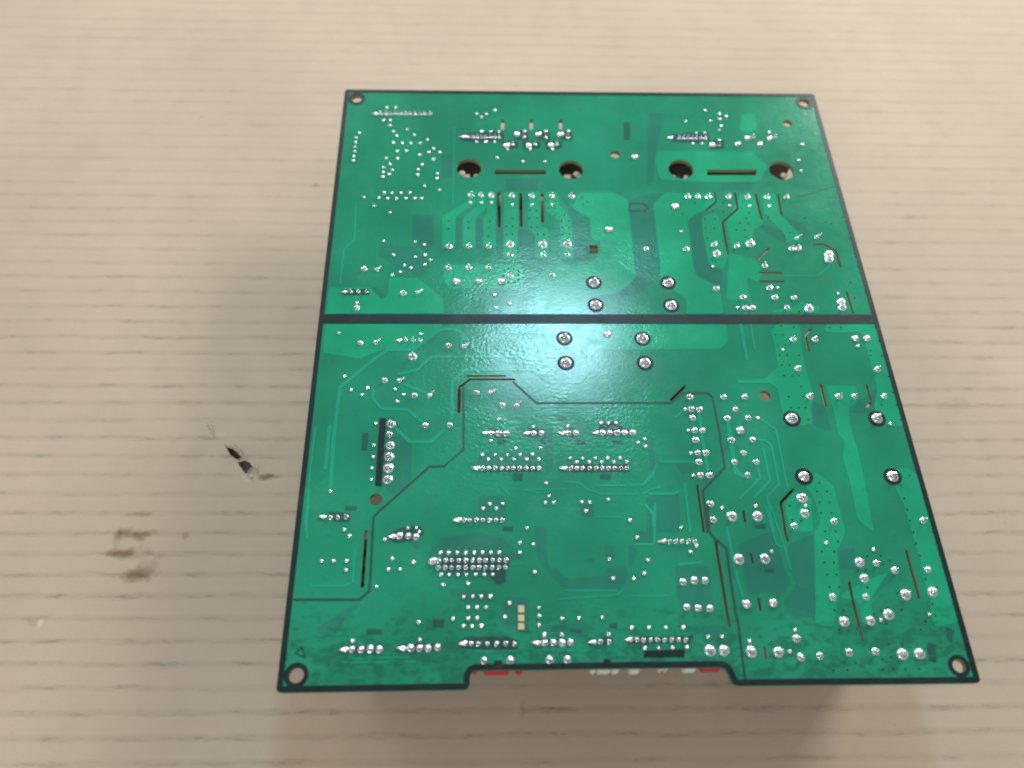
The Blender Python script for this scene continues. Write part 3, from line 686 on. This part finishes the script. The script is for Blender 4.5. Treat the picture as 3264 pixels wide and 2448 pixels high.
put('dot', '''A1 915,520 1015,515 1010,585 1055,665 1095,720 1330,712 1235,640 1500,770 1050,815 1170,815 1285,815 1410,820 1585,888 1105,922 1225,922 1400,970 1520,940 1668,940 962,1020 1107,1020 1578,1030
 1005,1095 1430,1100 925,1140 1383,1168 1040,1175 920,1200 995,1230 1635,1222 1375,1238 910,1265 1630,1282 1467,1385 1662,1440 930,1475 1035,1475 1157,1475 1270,1475 660,1532 862,1540 975,1550 1095,1550 1215,1550
 1337,1548 1425,1548 795,1650 605,683 560,745 550,808 547,868 542,928 535,990 527,1050 965,345 1090,345
 A5 1008,160 925,540 1342,548 1463,585 1055,720 1345,745 1473,720 1545,788 1203,857 1470,850 1288,892 1142,945 1037,985 570,1355
 A2 495,433 560,470 625,435 738,380 765,1012 1107,1062 1393,1062 560,665 680,665 792,665 500,800 615,800 733,800 1132,660 1414,660 1709,660 905,900 1200,900 1495,900
 A6 418,195 555,195 692,195 963,222 1228,222 1492,225 733,1415 930,1528 752,1583
 A3 1645,385 1390,532 1715,525 1833,430 1925,465 1843,500 1858,595 1833,645 1530,682 1640,682 1490,822 1605,822 1835,780 A4 835,675 1275,835 1225,1045 1258,1185
 A7 1973,235 1327,573 1750,1040 A8 107,235 368,238 630,238 735,1322 210,1583 1540,1395
 B1 413,340 1498,355 490,912 577,1095 795,1070 718,1160 1160,1085 1272,1157 1188,1247 900,1540 B2 785,1480 B3 1383,1350 1425,1630
 B4 600,565 1593,515 270,1465 2020,1540 B5 1003,498 993,650 977,800 970,950 430,1110 610,1615 1453,1592 1565,1590 1605,1645
 B6 683,438 1243,255 1698,248 1015,537 1340,537 568,625 737,625 902,625 1068,622 1232,620 652,683 823,683 987,683 1155,683 1317,683 1730,670 1897,670 1817,722 1983,720
 B7 30,670 195,668 358,668 525,668 118,720 283,720 445,720 612,716 270,205 370,205 470,203 848,418 758,463 857,515 1460,600 1490,898 367,1215 652,1492 1330,1590 1870,1325
 B6 1415,1000 1452,1170 1405,1257 1512,1257 1885,1250 1990,1252 1940,1368 668,1272 838,1272 580,1335 752,1335 1158,1593
 B8 1110,1298 450,1300 C2 885,457 520,785 677,785 850,782 840,902 1450,753 1730,800 1403,893 1555,893 1247,1122 1800,1592 1352,500
 C3 430,675 540,675 653,675 765,675 880,670 987,670 1097,672 1208,670 437,965 548,965 660,965 773,965 898,962 1010,962 1123,962 467,1103 797,1082 1480,545 1658,565 1480,672 1678,932
 740,1255 857,1255 972,1255 1090,1253 1345,1338 797,1398 912,1398 1033,1398 1732,1400 597,1548 797,1545 915,1540 1285,1525 1735,1512 1735,1630 2040,1543 140,1592 733,1645 850,1645 972,1640
 C4 1067,245 1745,345 1165,470 797,762 1305,773 1257,950 850,1015 1120,1018 1950,585 1868,663 397,1538 703,1530 177,1540 C5 865,55 1075,658 1795,545 C6 777,417 C7 762,633 1500,1490 860,1565 C8 1290,450
 C1 1053,805 1940,790 D2 560,722 790,720 1410,718 1715,630 1943,628 1890,900 D3 75,628 300,628 530,625 25,900 205,900 390,893 578,890 858,752 1043,745 1405,808 1940,945 2005,660 D4 555,658''')
print('solder pieces', len(placed))

# tan contacts in a small window near the lower edge
def slab(name, poly, z0, z1, m, parent):
    bm = bmesh.new(); a = [bm.verts.new((x, y, z0)) for x, y in poly]; b = [bm.verts.new((x, y, z1)) for x, y in poly]; n = len(poly)
    bm.faces.new(a[::-1]); bm.faces.new(b)
    for i in range(n): bm.faces.new((a[i], a[(i + 1) % n], b[(i + 1) % n], b[i]))
    bmesh.ops.recalc_face_normals(bm, faces=bm.faces[:])
    bmesh.ops.bevel(bm, geom=[e for e in bm.edges], offset=0.00012, segments=1, affect='EDGES')
    return from_bm(name, bm, m, parent)
for y0, y1 in ((335, 432), (458, 545), (570, 655)):
    slab('contact_pad', ccw(P('D1 1662,%d 1745,%d 1748,%d 1665,%d' % (y0, y0, y1, y1))), ZT - 0.0001, ZT + 0.00045, M_TAN, root)

# ------------------------------------------------------------------ parts on the hidden component side (they carry the board)
ZB = ZT - TH
def box_part(name, x0, y0, x1, y1, z0, z1, m, bev=0.0006):
    bm = bmesh.new(); bmesh.ops.create_cube(bm, size=1)
    for v in bm.verts: v.co = Vector(((x0 + x1) / 2 + v.co.x * (x1 - x0), (y0 + y1) / 2 + v.co.y * (y1 - y0), (z0 + z1) / 2 + v.co.z * (z1 - z0)))
    bmesh.ops.bevel(bm, geom=bm.edges[:], offset=bev, segments=2, affect='EDGES')
    return from_bm(name, bm, m, root)
def heat_sink(x0, x1, y0, y1):
    bm = bmesh.new()
    def bx(a, b, c, d, e, f):
        r = bmesh.ops.create_cube(bm, size=1)['verts']
        for v in r: v.co = Vector(((a + b) / 2 + v.co.x * (b - a), (c + d) / 2 + v.co.y * (d - c), (e + f) / 2 + v.co.z * (f - e)))
    bx(x0, x1, y0, y1, ZB - 0.014, ZB - 0.007); k = x0
    while k < x1: bx(k, k + 0.0016, y0, y1, 0.0, ZB - 0.0141); k += 0.0052
    return from_bm('heat_sink', bm, M_ALU, root)
y_front = at(1600, 668, 0)[1]; y_back = at(1600, 425)[1]
for xa, xb in ((1450, 1905), (2125, 2570)):
    ax = at(xa, 560)[0]; bx_ = at(xb, 560)[0]
    heat_sink(ax, bx_, y_front, y_back)
    box_part('power_module', ax + 0.001, y_front + 0.002, bx_ - 0.001, y_back - 0.001, ZB - 0.0068, ZB - 0.0012, M_BLKPL)
for t, x, y in (('A2', 300, 1215), ('A2', 1815, 1225), ('A4', 1030, 1240)):
    c = at(*px(t, x, y), ZB - 0.0010)
    me = lathe('mounting_screw', [(0.0013, 0), (0.0013, 0.0004), (0.0009, 0.0007)], 16, 0, 1); me.materials.clear(); me.materials.append(M_TAN)
    o = link('mounting_screw', me, root); o.location = (c[0], c[1], ZB - 0.0012)
def can(name, x, y, r, z0, m):
    bm = bmesh.new(); bmesh.ops.create_cone(bm, cap_ends=True, segments=40, radius1=r, radius2=r, depth=ZB - z0 - 0.0004)
    for v in bm.verts: v.co += Vector((x, y, (ZB + z0) / 2))
    bmesh.ops.bevel(bm, geom=[e for e in bm.edges if e.calc_face_angle(0) > 1], offset=0.001, segments=2, affect='EDGES')
    return from_bm(name, bm, m, root)
for a, b in (((2520, 1335), (2562, 1520)), ((2795, 1335), (2845, 1520))):
    c = (Vector(at(*a)) + Vector(at(*b))) / 2; can('electrolytic_capacitor', c.x - 0.002, c.y, 0.0108, 0.0, M_CAN)
c0 = at(1830, 1085); c1 = at(2190, 905); box_part('choke_coil', c0[0] - 0.004, c0[1] - 0.006, c1[0] + 0.004, c1[1] + 0.004, 0.0, ZB - 0.0008, M_BRN, 0.002)
c0 = at(1080, 2020); box_part('relay', c0[0], c0[1], c0[0] + 0.022, c0[1] + 0.016, 0.0, ZB - 0.0006, M_BLKPL)
c0 = at(2650, 1960); box_part('filter_choke', c0[0], c0[1], c0[0] + 0.024, c0[1] + 0.020, 0.0, ZB - 0.0006, M_BRN)
for y in (455, 680, 905):                                    # black bodies glimpsed through the left-hand slot
    a = at(*px('C2', 1040, y + 10)); b = at(*px('C2', 1140, y + 165)); box_part('terminal_block', a[0] - 0.002, b[1], b[0] + 0.002, a[1], ZB - 0.007, ZB - 0.0003, M_BLKPL, 0.0003)
yE = at(1900, 2132)[1]
def plug(xa, xb, ypx, m, name, depth=0.0065, tall=0.004, out=0.0008):
    y = at((xa + xb) / 2, ypx, ZB - tall)[1]
    x0 = at(xa, ypx, ZB - 0.002)[0]; x1 = at(xb, ypx, ZB - 0.002)[0]
    box_part(name, x0, y - out * 0, x1, y + depth, ZB - tall, ZB - 0.0002, m, 0.0004)
for t, xa, xb, yy, m, nm in (('D1', 1060, 1122, 1258, M_RED, 'connector_housing'), ('D1', 1205, 1550, 1262, M_RED, 'connector_housing'), ('D1', 1630, 1720, 1262, M_RED, 'connector_housing'),
    ('D2', 455, 500, 1238, M_GRN, 'disc_capacitor'), ('D2', 530, 572, 1240, M_GRN, 'disc_capacitor'), ('D2', 1165, 1238, 1248, M_WHITE, 'connector_housing'), ('D2', 1254, 1432, 1248, M_WHITE, 'connector_housing'),
    ('D2', 1446, 1545, 1248, M_WHITE, 'connector_housing'), ('D2', 1680, 1815, 1250, M_WHITE, 'connector_housing'), ('D3', 203, 252, 1228, M_WHITE, 'connector_housing'), ('D3', 272, 325, 1220, M_WHITE, 'connector_housing'),
    ('D3', 525, 690, 1230, M_WHITE, 'connector_housing'), ('D3', 765, 1015, 1222, M_RED, 'connector_housing')):
    a = px(t, xa, yy); b = px(t, xb, yy); plug(a[0], b[0], a[1], m, nm)
